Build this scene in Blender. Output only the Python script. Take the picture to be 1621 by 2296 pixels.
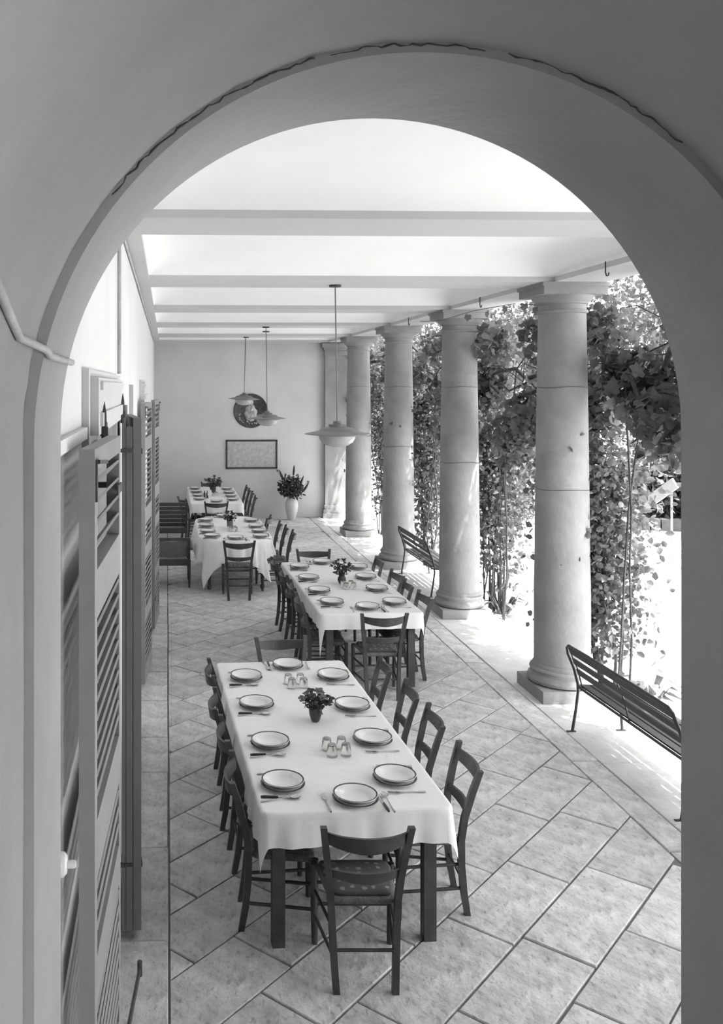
import bpy, math, random
import numpy as np
from mathutils import Vector, Matrix
random.seed(7)
RNG = np.random.default_rng(7)
for o in list(bpy.data.objects): bpy.data.objects.remove(o)
S = bpy.context.scene
COL = S.collection
R = math.radians

# ---------------------------------------------------------------- camera
CAM_H, FPX, PPX, PPY, YAW = 3.09, 2030.0, 445.0, 865.0, R(2.0)
W_, H_ = 1621, 2296
cam = bpy.data.cameras.new('camera'); camo = bpy.data.objects.new('camera', cam); COL.objects.link(camo)
camo.location = (0, 0, CAM_H); camo.rotation_euler = (R(90), 0, -YAW)
cam.sensor_width = 36; cam.sensor_fit = 'AUTO'; cam.lens = FPX / H_ * 36
cam.shift_x = (W_ / 2 - PPX) / H_; cam.shift_y = (PPY - H_ / 2) / H_
cam.clip_start = 0.05; cam.clip_end = 500
S.camera = camo
S.view_settings.view_transform = 'Standard'; S.view_settings.look = 'None'
S.view_settings.gamma = 1; S.view_settings.use_curve_mapping = False
S.view_settings.exposure = 1.15
# ---------------------------------------------------------------- sky and sun
wd = bpy.data.worlds.new('sky'); S.world = wd; wd.use_nodes = True
bg = wd.node_tree.nodes['Background']
bg.inputs[0].default_value = (1, .999, .99, 1); bg.inputs[1].default_value = 2.2
sun = bpy.data.lights.new('sun', 'SUN'); suno = bpy.data.objects.new('sun', sun); COL.objects.link(suno)
sun.energy = 9.0; sun.angle = R(1.2); sun.color = (1, .999, .992)
SEL, SAZ = R(69), R(38)           # elevation; azimuth from +X towards the camera side
sd = Vector((math.cos(SEL) * math.cos(SAZ), -math.cos(SEL) * math.sin(SAZ), math.sin(SEL)))
suno.rotation_euler = sd.to_track_quat('Z', 'Y').to_euler(); suno.location = (12, 4, 20)

def ray(x, y):
    u = (x - PPX) / FPX; v = -(y - PPY) / FPX
    return Vector((math.sin(YAW) + u * math.cos(YAW), math.cos(YAW) - u * math.sin(YAW), v))
def atz(x, y, z=0.0):
    d = ray(x, y); t = (z - CAM_H) / d.z; return Vector((d.x * t, d.y * t, z))
def aty(x, y, Y):
    d = ray(x, y); t = Y / d.y; return Vector((d.x * t, Y, CAM_H + d.z * t))
def atx(x, y, X):
    d = ray(x, y); t = X / d.x; return Vector((X, d.y * t, CAM_H + d.z * t))

# ---------------------------------------------------------------- materials
def g(v): return (v, v * .999, v * .992, 1)
MATS = {}
def mat(name, val, rough=.8, noise=0, nscale=6, bump=0, bscale=60, var=0, metallic=0, spec=.4, trans=0, detail=6, sss=0):
    m = bpy.data.materials.new(name); m.use_nodes = True; nt = m.node_tree; N = nt.nodes; L = nt.links
    b = N['Principled BSDF']; b.inputs['Roughness'].default_value = rough; b.inputs['Metallic'].default_value = metallic
    b.inputs['Specular IOR Level'].default_value = spec
    b.inputs['Base Color'].default_value = g(val)
    tc = N.new('ShaderNodeTexCoord')
    col = None
    if noise:
        n = N.new('ShaderNodeTexNoise'); n.inputs['Scale'].default_value = nscale; n.inputs['Detail'].default_value = detail
        n.inputs['Roughness'].default_value = .62
        L.new(tc.outputs['Object'], n.inputs['Vector'])
        cr = N.new('ShaderNodeValToRGB'); cr.color_ramp.elements[0].position = .3; cr.color_ramp.elements[1].position = .7
        cr.color_ramp.elements[0].color = g(max(0, val * (1 - noise))); cr.color_ramp.elements[1].color = g(min(1, val * (1 + noise)))
        L.new(n.outputs['Fac'], cr.inputs[0]); col = cr.outputs[0]
    if var:
        oi = N.new('ShaderNodeObjectInfo'); mr = N.new('ShaderNodeMapRange')
        mr.inputs[3].default_value = 1 - var; mr.inputs[4].default_value = 1 + var
        L.new(oi.outputs['Random'], mr.inputs[0])
        mx = N.new('ShaderNodeVectorMath'); mx.operation = 'SCALE'
        if col: L.new(col, mx.inputs[0])
        else: mx.inputs[0].default_value = g(val)[:3]
        L.new(mr.outputs[0], mx.inputs['Scale']); col = mx.outputs[0]
    if col: L.new(col, b.inputs['Base Color'])
    if bump:
        n2 = N.new('ShaderNodeTexNoise'); n2.inputs['Scale'].default_value = bscale; n2.inputs['Detail'].default_value = 8
        L.new(tc.outputs['Object'], n2.inputs['Vector'])
        bp = N.new('ShaderNodeBump'); bp.inputs['Strength'].default_value = bump; bp.inputs['Distance'].default_value = .02
        L.new(n2.outputs['Fac'], bp.inputs['Height']); L.new(bp.outputs[0], b.inputs['Normal'])
    if trans:
        tr = N.new('ShaderNodeBsdfTranslucent'); tr.inputs[0].default_value = g(val * 1.2)
        if col: L.new(col, tr.inputs[0])
        ms = N.new('ShaderNodeMixShader'); ms.inputs[0].default_value = trans
        L.new(b.outputs[0], ms.inputs[1]); L.new(tr.outputs[0], ms.inputs[2])
        L.new(ms.outputs[0], N['Material Output'].inputs[0])
    MATS[name] = m; return m
mat('plaster', .66, .9, .05, 1.2, .12, 40)
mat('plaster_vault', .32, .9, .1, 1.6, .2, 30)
mat('plaster_end', .60, .9, .07, 1.1, .1, 40)
mat('ceiling', .82, .9, .03, 1.0, .05, 40)
mat('rib_paint', .50, .9, .05, 1.0, .05, 40)
mat('slab', .56, .8, .30, 5.5, .8, 14, var=.10, detail=9)
def pits(m):
    nt = MATS[m].node_tree; N = nt.nodes; L = nt.links; b = N['Principled BSDF']; src = b.inputs['Base Color'].links[0].from_socket
    n = N.new('ShaderNodeTexNoise'); n.inputs['Scale'].default_value = 34; n.inputs['Detail'].default_value = 5; n.inputs['Roughness'].default_value = .7
    mp = N.new('ShaderNodeMapping'); mp.inputs['Scale'].default_value = (1, .45, 1); mp.inputs['Rotation'].default_value = (0, 0, R(50))
    L.new(N['Texture Coordinate'].outputs['Object'], mp.inputs[0]); L.new(mp.outputs[0], n.inputs['Vector'])
    cr = N.new('ShaderNodeValToRGB'); cr.color_ramp.elements[0].position = .33; cr.color_ramp.elements[1].position = .47
    cr.color_ramp.elements[0].color = g(.62); cr.color_ramp.elements[1].color = (1, 1, 1, 1)
    mx = N.new('ShaderNodeMix'); mx.data_type = 'RGBA'; mx.blend_type = 'MULTIPLY'; mx.inputs[0].default_value = 1
    L.new(n.outputs['Fac'], cr.inputs[0]); L.new(src, mx.inputs[6]); L.new(cr.outputs[0], mx.inputs[7]); L.new(mx.outputs[2], b.inputs['Base Color'])
pits('slab')
mat('slab_pale', .60, .8, .16, 3.0, .4, 18, var=.06)
mat('mortar', .16, .95, .3, 8)
mat('column', .265, .85, .16, 3.0, .3, 25)
mat('wood_dark', .055, .45, .35, 9, .15, 40, var=.15)
mat('wood_table', .06, .5, .3, 9, .1, 40)
mat('rush', .14, .8, .35, 30, .6, 90)
mat('cloth', .78, .85, .03, 2, .35, 6)
mat('ceramic', .74, .13, spec=.5)
mat('rim', .055, .2)
mat('steel', .55, .22, metallic=1)
mat('handle', .03, .35)
mat('enamel', .17, .4, .05, 4)
mat('opal', .5, .25, trans=.25)
mat('shutter', .24, .55, .12, 4, .1, 30)
mat('shutter_shaded', .15, .6, .1, 4, .1, 30)  # darker copy of shutter: shade on camera-facing edges put into the colour
mat('panel_paint', .58, .5, .05, 4)
mat('iron', .05, .5, .3, 14)
mat('pipe', .42, .6, .2, 8, .2, 40)
mat('bench_metal', .045, .4, .2, 12)
mat('bench_slat', .04, .5, .3, 10)
mat('gravel', .78, .95, .12, 9, .5, 70)
mat('vine_leaf', .13, .6, .25, 3, trans=.35, var=.25)
mat('rose_leaf', .13, .55, .4, 6, trans=.35)
mat('tree_leaf', .075, .5, .5, 2.2, trans=.35)
mat('bark', .06, .9, .4, 20, .6, 50)
mat('stem', .10, .8, .3, 20)
mat('flower_dark', .05, .7, .4, 20)
mat('flower_mid', .16, .7, .5, 14)
mat('flower_white', .75, .7)
mat('foliage_dark', .06, .6, .4, 14, trans=.2)
mat('vase_dark', .045, .3)
mat('vase_white', .66, .4, .05, 6)
mat('plaque_dark', .055, .45, .6, 14, .4, 40)
mat('relief', .42, .6, .35, 12, .5, 30)
mat('frame_dark', .05, .5)
mat('print', .45, .6, .22, 14, detail=10)
mat('sling', .16, .8, .15, 10)
mat('porcelain', .72, .25)
mat('board', .22, .7, .08, 8)
mat('stone_wall', .13, .9, .2, 6, .3, 30)
def glass_mat():
    m = bpy.data.materials.new('glass'); m.use_nodes = True; b = m.node_tree.nodes['Principled BSDF']
    b.inputs['Transmission Weight'].default_value = 1; b.inputs['Roughness'].default_value = .02; b.inputs['IOR'].default_value = 1.45
    b.inputs['Base Color'].default_value = (1, 1, .99, 1)
    MATS['glass'] = m
glass_mat()
def cushion_mat():
    m = mat('cushion', .075, .85)
    nt = m.node_tree; N = nt.nodes; L = nt.links
    tc = N['Texture Coordinate']; v = N.new('ShaderNodeTexVoronoi'); v.inputs['Scale'].default_value = 17; v.inputs['Randomness'].default_value = .35
    L.new(tc.outputs['Object'], v.inputs['Vector'])
    nz = N.new('ShaderNodeTexNoise'); nz.inputs['Scale'].default_value = 70; L.new(tc.outputs['Object'], nz.inputs['Vector'])
    ad = N.new('ShaderNodeMath'); ad.operation = 'MULTIPLY_ADD'; ad.inputs[1].default_value = .35; L.new(nz.outputs['Fac'], ad.inputs[0]); L.new(v.outputs['Distance'], ad.inputs[2])
    cr = N.new('ShaderNodeValToRGB'); cr.color_ramp.elements[0].position = .38; cr.color_ramp.elements[1].position = .44
    cr.color_ramp.elements[0].color = g(.20); cr.color_ramp.elements[1].color = g(.07)
    L.new(ad.outputs[0], cr.inputs[0]); L.new(cr.outputs[0], N['Principled BSDF'].inputs['Base Color'])
cushion_mat()

# ---------------------------------------------------------------- mesh helpers
class MB:
    def __init__(s): s.v = []; s.f = []
    def add(s, vs, fs):
        n = len(s.v); s.v += [tuple(v) for v in vs]; s.f += [tuple(i + n for i in f) for f in fs]; return s
    def box(s, a, b, M=None):
        (x0, y0, z0), (x1, y1, z1) = a, b
        vs = [(x0, y0, z0), (x1, y0, z0), (x1, y1, z0), (x0, y1, z0), (x0, y0, z1), (x1, y0, z1), (x1, y1, z1), (x0, y1, z1)]
        if M: vs = [M @ Vector(v) for v in vs]
        return s.add(vs, [(0, 3, 2, 1), (4, 5, 6, 7), (0, 1, 5, 4), (1, 2, 6, 5), (2, 3, 7, 6), (3, 0, 4, 7)])
    def bar(s, p, q, w, h, up=(0, 0, 1)):
        p = Vector(p); q = Vector(q); d = (q - p).normalized(); up = Vector(up)
        if abs(d.dot(up)) > .98: up = Vector((1, 0, 0))
        a = d.cross(up).normalized() * w / 2; b = a.cross(d).normalized() * h / 2
        vs = [e + i * a + j * b for e in (p, q) for i, j in ((-1, -1), (1, -1), (1, 1), (-1, 1))]
        return s.add(vs, [(3, 2, 1, 0), (4, 5, 6, 7), (0, 1, 5, 4), (1, 2, 6, 5), (2, 3, 7, 6), (3, 0, 4, 7)])
    def tube(s, pts, r, n=8, cap=True):
        pts = [Vector(p) for p in pts]; m = len(pts)
        rs = r if isinstance(r, (list, tuple)) else [r] * m
        vs = []; prev = None
        for i, p in enumerate(pts):
            t = (pts[min(i + 1, m - 1)] - pts[max(i - 1, 0)])
            t = t.normalized() if t.length > 1e-9 else Vector((0, 0, 1))
            a = Vector((0, 0, 1)) if abs(t.z) < .9 else Vector((1, 0, 0))
            if prev is not None: u = (prev - t * prev.dot(t)); u = u.normalized() if u.length > 1e-6 else t.cross(a).normalized()
            else: u = t.cross(a).normalized()
            prev = u; w = t.cross(u)
            for k in range(n):
                an = 2 * math.pi * k / n; vs.append(p + (u * math.cos(an) + w * math.sin(an)) * rs[i])
        fs = [(i * n + k, i * n + (k + 1) % n, (i + 1) * n + (k + 1) % n, (i + 1) * n + k) for i in range(m - 1) for k in range(n)]
        if cap: fs += [tuple(range(n - 1, -1, -1)), tuple((m - 1) * n + k for k in range(n))]
        return s.add(vs, fs)
    def lathe(s, prof, n=32, c=(0, 0, 0), close=False):
        vs = []; m = len(prof)
        for r, z in prof:
            for k in range(n):
                a = 2 * math.pi * k / n; vs.append((c[0] + r * math.cos(a), c[1] + r * math.sin(a), c[2] + z))
        fs = [(i * n + k, i * n + (k + 1) % n, (i + 1) * n + (k + 1) % n, (i + 1) * n + k) for i in range(m - 1) for k in range(n)]
        if close: fs += [tuple(range(n - 1, -1, -1)), tuple((m - 1) * n + k for k in range(n))]
        return s.add(vs, fs)
    def prism(s, poly, z0, z1, M=None):
        n = len(poly); vs = [(x, y, z0) for x, y in poly] + [(x, y, z1) for x, y in poly]
        if M: vs = [M @ Vector(v) for v in vs]
        return s.add(vs, [tuple(range(n - 1, -1, -1)), tuple(range(n, 2 * n))] + [(i, (i + 1) % n, n + (i + 1) % n, n + i) for i in range(n)])
    def grid(s, fn, nu, nv):
        vs = [fn(i / nu, j / nv) for j in range(nv + 1) for i in range(nu + 1)]; w = nu + 1
        return s.add(vs, [(j * w + i, j * w + i + 1, (j + 1) * w + i + 1, (j + 1) * w + i) for j in range(nv) for i in range(nu)])
    def ball(s, c, r, n=10, m=7, sc=(1, 1, 1)):
        vs = [(c[0] + r * sc[0] * math.sin(math.pi * j / m) * math.cos(2 * math.pi * i / n), c[1] + r * sc[1] * math.sin(math.pi * j / m) * math.sin(2 * math.pi * i / n), c[2] + r * sc[2] * math.cos(math.pi * j / m)) for j in range(m + 1) for i in range(n)]
        return s.add(vs, [(j * n + i, (j + 1) * n + i, (j + 1) * n + (i + 1) % n, j * n + (i + 1) % n) for j in range(m) for i in range(n)])
    def mesh(s, name, m, smooth=0):
        me = bpy.data.meshes.new(name); me.from_pydata(s.v, [], s.f); me.update()
        if m: me.materials.append(MATS[m])
        if smooth:
            me.polygons.foreach_set('use_smooth', [True] * len(me.polygons))
            if smooth < 180: me.set_sharp_from_angle(angle=R(smooth))
        return me
    def build(s, name, m, parent=None, smooth=0, loc=(0, 0, 0), rot=(0, 0, 0)):
        return link(name, s.mesh(name, m, smooth), parent, loc, rot)
def link(name, me, parent=None, loc=(0, 0, 0), rot=(0, 0, 0)):
    o = bpy.data.objects.new(name, me); COL.objects.link(o); o.location = loc; o.rotation_euler = rot
    if parent: o.parent = parent
    return o
def tag(o, label=None, cat=None, group=None, kind=None):
    if label: o['label'] = label
    if cat: o['category'] = cat
    if group: o['group'] = group
    if kind: o['kind'] = kind
    return o
def thing(name, label, cat, loc=(0, 0, 0), rz=0, group=None):
    o = bpy.data.objects.new(name, None); COL.objects.link(o); o.empty_display_size = .1
    o.location = loc; o.rotation_euler = (0, 0, rz); return tag(o, label, cat, group)
def kids(o): return [c for c in COL.objects if c.parent is o]
CH = {}
def copy_tree(o, parent=None):
    c = o.copy(); COL.objects.link(c); c.parent = parent
    for k in o.children: copy_tree(k, c)
    return c
def struct(name, mb, m, smooth=0, parent=None):
    o = mb.build(name, m, parent, smooth)
    if not parent: o['kind'] = 'structure'
    return o
def place(o, loc, rz, label, group=None):
    o.location = loc; o.rotation_euler = (0, 0, rz); o['label'] = label
    if group: o['group'] = group
    return o

# leaves: joined cloud of small folded leaves, built with numpy
def leaf_mesh(name, P, size, m, up=.35, seed=0, aspect=.55):
    rng = np.random.default_rng(seed); n = len(P); P = np.asarray(P, float)
    sz = (size * (.6 + .8 * rng.random(n)))[:, None]
    d = rng.normal(size=(n, 3)); d[:, 2] -= up; d /= np.linalg.norm(d, axis=1)[:, None]
    t = rng.normal(size=(n, 3)); a = np.cross(d, t); a /= np.linalg.norm(a, axis=1)[:, None]; nn = np.cross(d, a)
    w = aspect * sz * .5
    V = np.stack([P, P + d * sz * .35 + a * w + nn * w * .3, P + d * sz * .75 + a * w * .75 + nn * w * .3, P + d * sz,
                  P + d * sz * .75 - a * w * .75 + nn * w * .3, P + d * sz * .35 - a * w + nn * w * .3], 1).reshape(-1, 3)
    base = (np.arange(n) * 6)[:, None]
    F = (base + np.array([[0, 1, 2, 3, 0, 3, 4, 5]])).reshape(-1)
    me = bpy.data.meshes.new(name); me.vertices.add(n * 6); me.vertices.foreach_set('co', V.ravel())
    me.loops.add(n * 8); me.loops.foreach_set('vertex_index', F.astype(np.int32))
    me.polygons.add(n * 2); me.polygons.foreach_set('loop_start', np.arange(n * 2, dtype=np.int32) * 4)
    me.update(calc_edges=True); me.validate()
    me.materials.append(MATS[m]); return me
def blob_pts(n, c, r, seed, shell=.45):
    rng = np.random.default_rng(seed); d = rng.normal(size=(n, 3)); d /= np.linalg.norm(d, axis=1)[:, None]
    k = (shell + (1 - shell) * rng.random(n) ** .6)[:, None]
    return np.asarray(c) + d * k * np.asarray(r)

# ================================================================ THE SETTING
XW, YB, YF, YE = -.30, 2.35, 1.88, 21.2       # left wall, arch back/front, end wall
RIB, COLX = 4.10, 3.975
COLY = [5.75, 8.98, 12.18, 15.42, 18.66]
# ---- floor
bed = struct('floor', MB().box((-.6, -3, -.30), (4.46, YE + .1, -.014)), 'mortar')
def clip(poly, axis, val, keep_greater):
    out = []
    for i in range(len(poly)):
        p, q = poly[i], poly[(i + 1) % len(poly)]
        ip = (p[axis] >= val) == keep_greater; iq = (q[axis] >= val) == keep_greater
        if ip: out.append(p)
        if ip != iq:
            t = (val - p[axis]) / (q[axis] - p[axis]); out.append((p[0] + t * (q[0] - p[0]), p[1] + t * (q[1] - p[1])))
    return out
def inset(poly, d):
    n = len(poly); out = []
    c = Vector((sum(p[0] for p in poly) / n, sum(p[1] for p in poly) / n))
    for i in range(n):
        p0, p1, p2 = (Vector(poly[(i + k) % n]) for k in (-1, 0, 1))
        e1 = (p1 - p0).normalized(); e2 = (p2 - p1).normalized()
        n1 = Vector((-e1.y, e1.x)); n2 = Vector((-e2.y, e2.x)); b = n1 + n2
        if b.length < 1e-4: out.append(tuple(p1)); continue
        k = d / max(.35, b.normalized().dot(n1)); q = p1 + b.normalized() * k; out.append((q.x, q.y))
    return out
def slab(poly, m='slab', gap=.006):
    # drop duplicates and tiny bits
    q = []
    for p in poly:
        if not q or math.dist(p, q[-1]) > .012: q.append(p)
    if len(q) > 1 and math.dist(q[0], q[-1]) < .012: q.pop()
    if len(q) < 3: return
    ar = sum(q[i][0] * q[(i + 1) % len(q)][1] - q[(i + 1) % len(q)][0] * q[i][1] for i in range(len(q))) / 2
    if ar < 0: q.reverse(); ar = -ar
    if ar < .012: return
    a = inset(q, gap * random.uniform(.6, 1.5)); b = inset(a, .004)
    cx = sum(p[0] for p in a) / len(a); cy = sum(p[1] for p in a) / len(a)
    dz = random.uniform(-.003, .001); tx = random.uniform(-.004, .004); ty = random.uniform(-.004, .004); n = len(a)
    V = [(x - cx, y - cy, -.05) for x, y in a] + [(x - cx, y - cy, dz - .005) for x, y in a] + [(x - cx, y - cy, dz + tx * (x - cx) + ty * (y - cy)) for x, y in b]
    F = [(i, (i + 1) % n, n + (i + 1) % n, n + i) for i in range(n)] + [(n + i, n + (i + 1) % n, 2 * n + (i + 1) % n, 2 * n + i) for i in range(n)] + [tuple(range(2 * n, 3 * n))]
    mb = MB(); mb.add(V, F)
    return mb.build('paving_slab', m, bed, loc=(cx, cy, 0))
AX = R(44); d1 = Vector((math.sin(AX), math.cos(AX))); d2 = Vector((-d1.y, d1.x))   # slab bands run along d1
p0 = Vector((3.322, 6.972)); BW = .404
X0, X1, Y0, Y1 = .012, 3.33, 3.6, YE
k0 = p0.dot(d2)
for k in range(-12, 36):
    lo = k0 + k * BW; hi = lo + BW
    s = -2 + random.uniform(0, 1)
    while s < 20:
        ln = random.uniform(.62, 1.05)
        poly = [tuple(d1 * a + d2 * b) for a, b in ((s, lo), (s + ln, lo), (s + ln, hi), (s, hi))]
        s += ln
        for ax, v, gr in ((0, X0, True), (0, X1, False), (1, Y0, True), (1, Y1, False)):
            if poly: poly = clip(poly, ax, v, gr)
        if poly and len(poly) >= 3: slab(poly)
y = 3.2
for yn in [4.1, 5.05, 6.07, 7.26, 7.97, 8.9, 9.8, 10.7, 11.8, 12.7, 13.6, 14.7, 15.6, 16.8, 17.9, 19, 20.1, 21.2]:
    slab([(XW, y), (X0, y), (X0, yn), (XW, yn)]); y = yn
y = 3.2
for yn in [4.6, 5.9, 7.35, 8.75, 10.0, 11.4, 12.9, 14.2, 15.6, 17, 18.4, 19.8, 21.2]:
    slab([(X1, y), (3.56, y), (3.56, yn), (X1, yn)]); y = yn
y = 3.2
for yn in [5.4, 7.3, 8.6, 10.7, 12.0, 14.1, 15.3, 17.4, 18.6, 21.2]:
    slab([(3.56, y), (4.42, y), (4.42, yn), (3.56, yn)], 'slab_pale'); y = yn
gr = struct('ground', MB().grid(lambda u, v: (4.40 + 70 * u ** 1.6, -40 + 130 * v, -.05 + .02 * math.sin(u * 30) * math.sin(v * 60)), 40, 80), 'gravel', 180)
struct('ground_behind', MB().box((-40, -40, -.4), (4.40, -3, -.06)), 'gravel')

# ---- left wall with its doorways
def wall_left():
    mb = MB(); xs = -.75
    opens = [(3.3, 4.98, 2.94), (7.2, 8.1, 3.1), (9.95, 11.3, 2.94)]
    y = YB - .2
    for a, b, h in opens:
        mb.box((xs, y, -.1), (XW, a, 4.7)); mb.box((xs, a, h), (XW, b, 4.7)); mb.box((xs, a, -.1), (XW - .12, b, h)); y = b
    mb.box((xs, y, -.1), (XW, YE + .4, 4.7))
    return struct('wall_left', mb, 'plaster')
wall_left()
struct('wall_end', MB().box((-.75, YE, -.1), (4.35, YE + .4, 4.7)), 'plaster_end')
struct('baseboard_end', MB().box((XW, YE - .012, 0), (3.66, YE, .09)), 'plaster_end')
# ---- pilaster on the end wall
mb = MB(); mb.box((3.70, YE - .14, .30), (4.24, YE, 3.80)); pil = struct('trim_1', mb, 'column')
mb = MB(); mb.box((3.64, YE - .22, 0), (4.30, YE, .12)); mb.box((3.655, YE - .20, .12), (4.285, YE, .20)); mb.box((3.68, YE - .17, .20), (4.26, YE, .30)); mb.build('pilaster_base', 'column', pil)
mb = MB(); mb.box((3.68, YE - .165, 3.80), (4.26, YE, 3.83)); mb.box((3.66, YE - .19, 3.92), (4.28, YE, 3.98)); mb.box((3.69, YE - .15, 3.83), (4.25, YE, 3.92)); mb.box((3.62, YE - .23, 3.98), (4.32, YE, 4.085)); mb.build('pilaster_capital', 'column', pil)

# ---- coved ceiling between flat ribs
XL, XR = -.17, 3.76
mb = MB()
ribs = [(YB, YB + .25)] + [(c - .31, c + .31) for c in COLY] + [(YE - .33, YE)]
for i, (a, b) in enumerate(ribs): mb.box((XL, a, RIB), (XR, b, 4.46))
mb.box((XW, YB, RIB), (XL, YE, 4.46))
ribo = struct('ceiling_ribs', mb, 'rib_paint')
mb = MB()
for (a0, a1), (b0, b1) in zip(ribs[:-1], ribs[1:]):
    y0, y1 = a1, b0
    def f(u, v, y0=y0, y1=y1):
        # denser near the edges
        u = .5 - .5 * math.cos(math.pi * u); v = .5 - .5 * math.cos(math.pi * v)
        x = XL + (XR - XL) * u; yy = y0 + (y1 - y0) * v
        cx = min(1, min(x - XL, XR - x) / .42); cy = min(1, min(yy - y0, y1 - yy) / .62)
        q = math.sqrt(max(0, 1 - (1 - cx) ** 2)) * math.sqrt(max(0, 1 - (1 - cy) ** 2))
        return (x, yy, RIB + .05 + .19 * q)
    mb.grid(f, 48, 36)
mb.v = [(x, y, z) for x, y, z in mb.v]; mb.f = [tuple(reversed(q)) for q in mb.f]
struct('ceiling', mb, 'ceiling', 180)
mb = MB(); mb.box((XR, YB, RIB), (4.27, YE + .3, 4.46)); mb.box((4.27, YB, 4.30), (4.36, YE + .3, 4.46)); struct('trim_2', mb, 'rib_paint')   # architrave on the columns
mb = MB(); mb.box((-.8, -2.5, 4.70), (4.5, YE + .5, 4.85)); mb.box((4.27, YB, 4.46), (4.86, YE + .5, 4.56)); mb.box((-.8, YB, 4.5), (4.5, YE + .5, 4.7)); struct('roof', mb, 'ceiling')

# ---- arched end of the loggia and the vaulted passage the camera stands in
AC, AR, ASP = .543, .817, 2.972
def arch_profile(r, n=64, z0=-.1):
    pts = [(AC - r, z0)] + [(AC - r, z0 + (ASP - z0) * k / 6) for k in range(1, 6)]
    pts += [(AC - r * math.cos(math.pi * k / n), ASP + r * math.sin(math.pi * k / n)) for k in range(n + 1)]
    pts += [(AC + r, ASP - (ASP - z0) * k / 6) for k in range(1, 7)]
    return pts
P_in = arch_profile(AR); rng_ = random.Random(3)
def outer(p):
    x, z = p; dx, dz = x - AC, z - 2.0
    if z <= ASP and z <= 2.0: return (-.8 if dx < 0 else 4.5, z)
    # project to rectangle [-.8,4.5]x[..,4.75]
    tx = ((-.8 - AC) / dx if dx < 0 else (4.5 - AC) / dx) if abs(dx) > 1e-6 else 1e9
    tz = (4.75 - 2.0) / dz if dz > 1e-6 else 1e9
    t = min(tx, tz); return (AC + dx * t, 2.0 + dz * t)
mb = MB(); n = len(P_in); O = [outer(p) for p in P_in]
V = [(x, YB, z) for x, z in P_in] + [(x, YB, z) for x, z in O] + [(x, YF, z) for x, z in P_in] + [(x, YF, z) for x, z in O]
F = []
for i in range(n - 1):
    F += [(i, i + 1, n + i + 1, n + i), (2 * n + i, 3 * n + i, 3 * n + i + 1, 2 * n + i + 1), (i, 2 * n + i, 2 * n + i + 1, i + 1), (n + i, n + i + 1, 3 * n + i + 1, 3 * n + i)]
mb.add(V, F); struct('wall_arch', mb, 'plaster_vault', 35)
# vault and left wall of the passage; its right side is open towards the garden behind the pier
VR = AR + .021
mb = MB(); PV = arch_profile(VR)
PVL = [p for p in PV if not (p[0] > AC and p[1] < ASP - .001)]
m_ = len(PVL); NS = 10
vs = []
for j in range(NS + 1):
    y = -2.4 + (YF + 2.4) * j / NS
    vs += [(x + rng_.uniform(-.002, .002), y, z + (rng_.uniform(-.002, .002) if z > ASP else 0)) for x, z in PVL]
mb.add(vs, [(j * m_ + i, j * m_ + i + 1, (j + 1) * m_ + i + 1, (j + 1) * m_ + i) for j in range(NS) for i in range(m_ - 1)])
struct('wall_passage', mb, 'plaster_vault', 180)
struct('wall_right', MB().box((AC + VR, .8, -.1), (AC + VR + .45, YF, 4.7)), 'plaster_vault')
struct('wall_back', MB().box((-.8, -2.6, -.1), (AC + VR + .45, -2.4, 4.7)), 'plaster_vault')  # unseen closing wall, added to cut light from behind the camera
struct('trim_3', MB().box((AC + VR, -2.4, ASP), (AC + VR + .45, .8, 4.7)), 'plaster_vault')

# ---- columns
def column(Y, label):
    t = thing('column', label, 'column', (COLX, Y, 0), 0, 'stone columns along the garden side')
    pl = MB().box((-.33, -.33, 0), (.33, .33, .12)).build('plinth', 'column', t)
    MB().lathe([(0, .12), (.30, .12), (.325, .135), (.335, .165), (.325, .195), (.30, .215), (.298, .235), (.305, .24), (.312, .255), (.305, .275), (.285, .28), (.283, .30), (.272, .32), (0, .32)], 40).build('base_moulding', 'column', t, 30)
    prof = []
    for k in range(15):
        u = k / 14; r = .268 - .042 * u ** 1.6 if u > .25 else .268
        prof.append((r if u > .25 else .2685 - .0005 * u, .31 + u * (3.82 - .31)))
    sh = MB().lathe(prof, 48).build('shaft', 'column', t, 180)
    MB().lathe([(.226, 3.81), (.24, 3.815), (.248, 3.83), (.24, 3.845), (.228, 3.85), (.228, 3.90), (.245, 3.905), (.25, 3.92), (.275, 3.94), (.30, 3.975), (.305, 3.985), (0, 3.985)], 40).build('capital', 'column', t, 30)
    MB().box((-.315, -.315, 3.985), (.315, .315, 4.06)).box((-.33, -.33, 4.06), (.33, .33, 4.10)).build('abacus', 'column', t)
    for z in (2.06, 3.075):
        r = .268 - .042 * ((z - .31) / 3.51) ** 1.6 + .003
        MB().tube([(r * math.cos(a), r * math.sin(a), z + .006 * math.sin(3 * a)) for a in np.linspace(0, 2 * math.pi, 40)], .0028, 5).build('wire_band', 'iron', t)
    return t
ordc = ['out of view beside the arch pier', 'nearest the camera beside the slatted bench', 'second from the camera behind the second table', 'third from the camera behind the far bench', 'farthest from the camera beside the end wall pilaster']
for c, o_ in zip(COLY, ordc): column(c, 'round stone column ' + o_)

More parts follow.
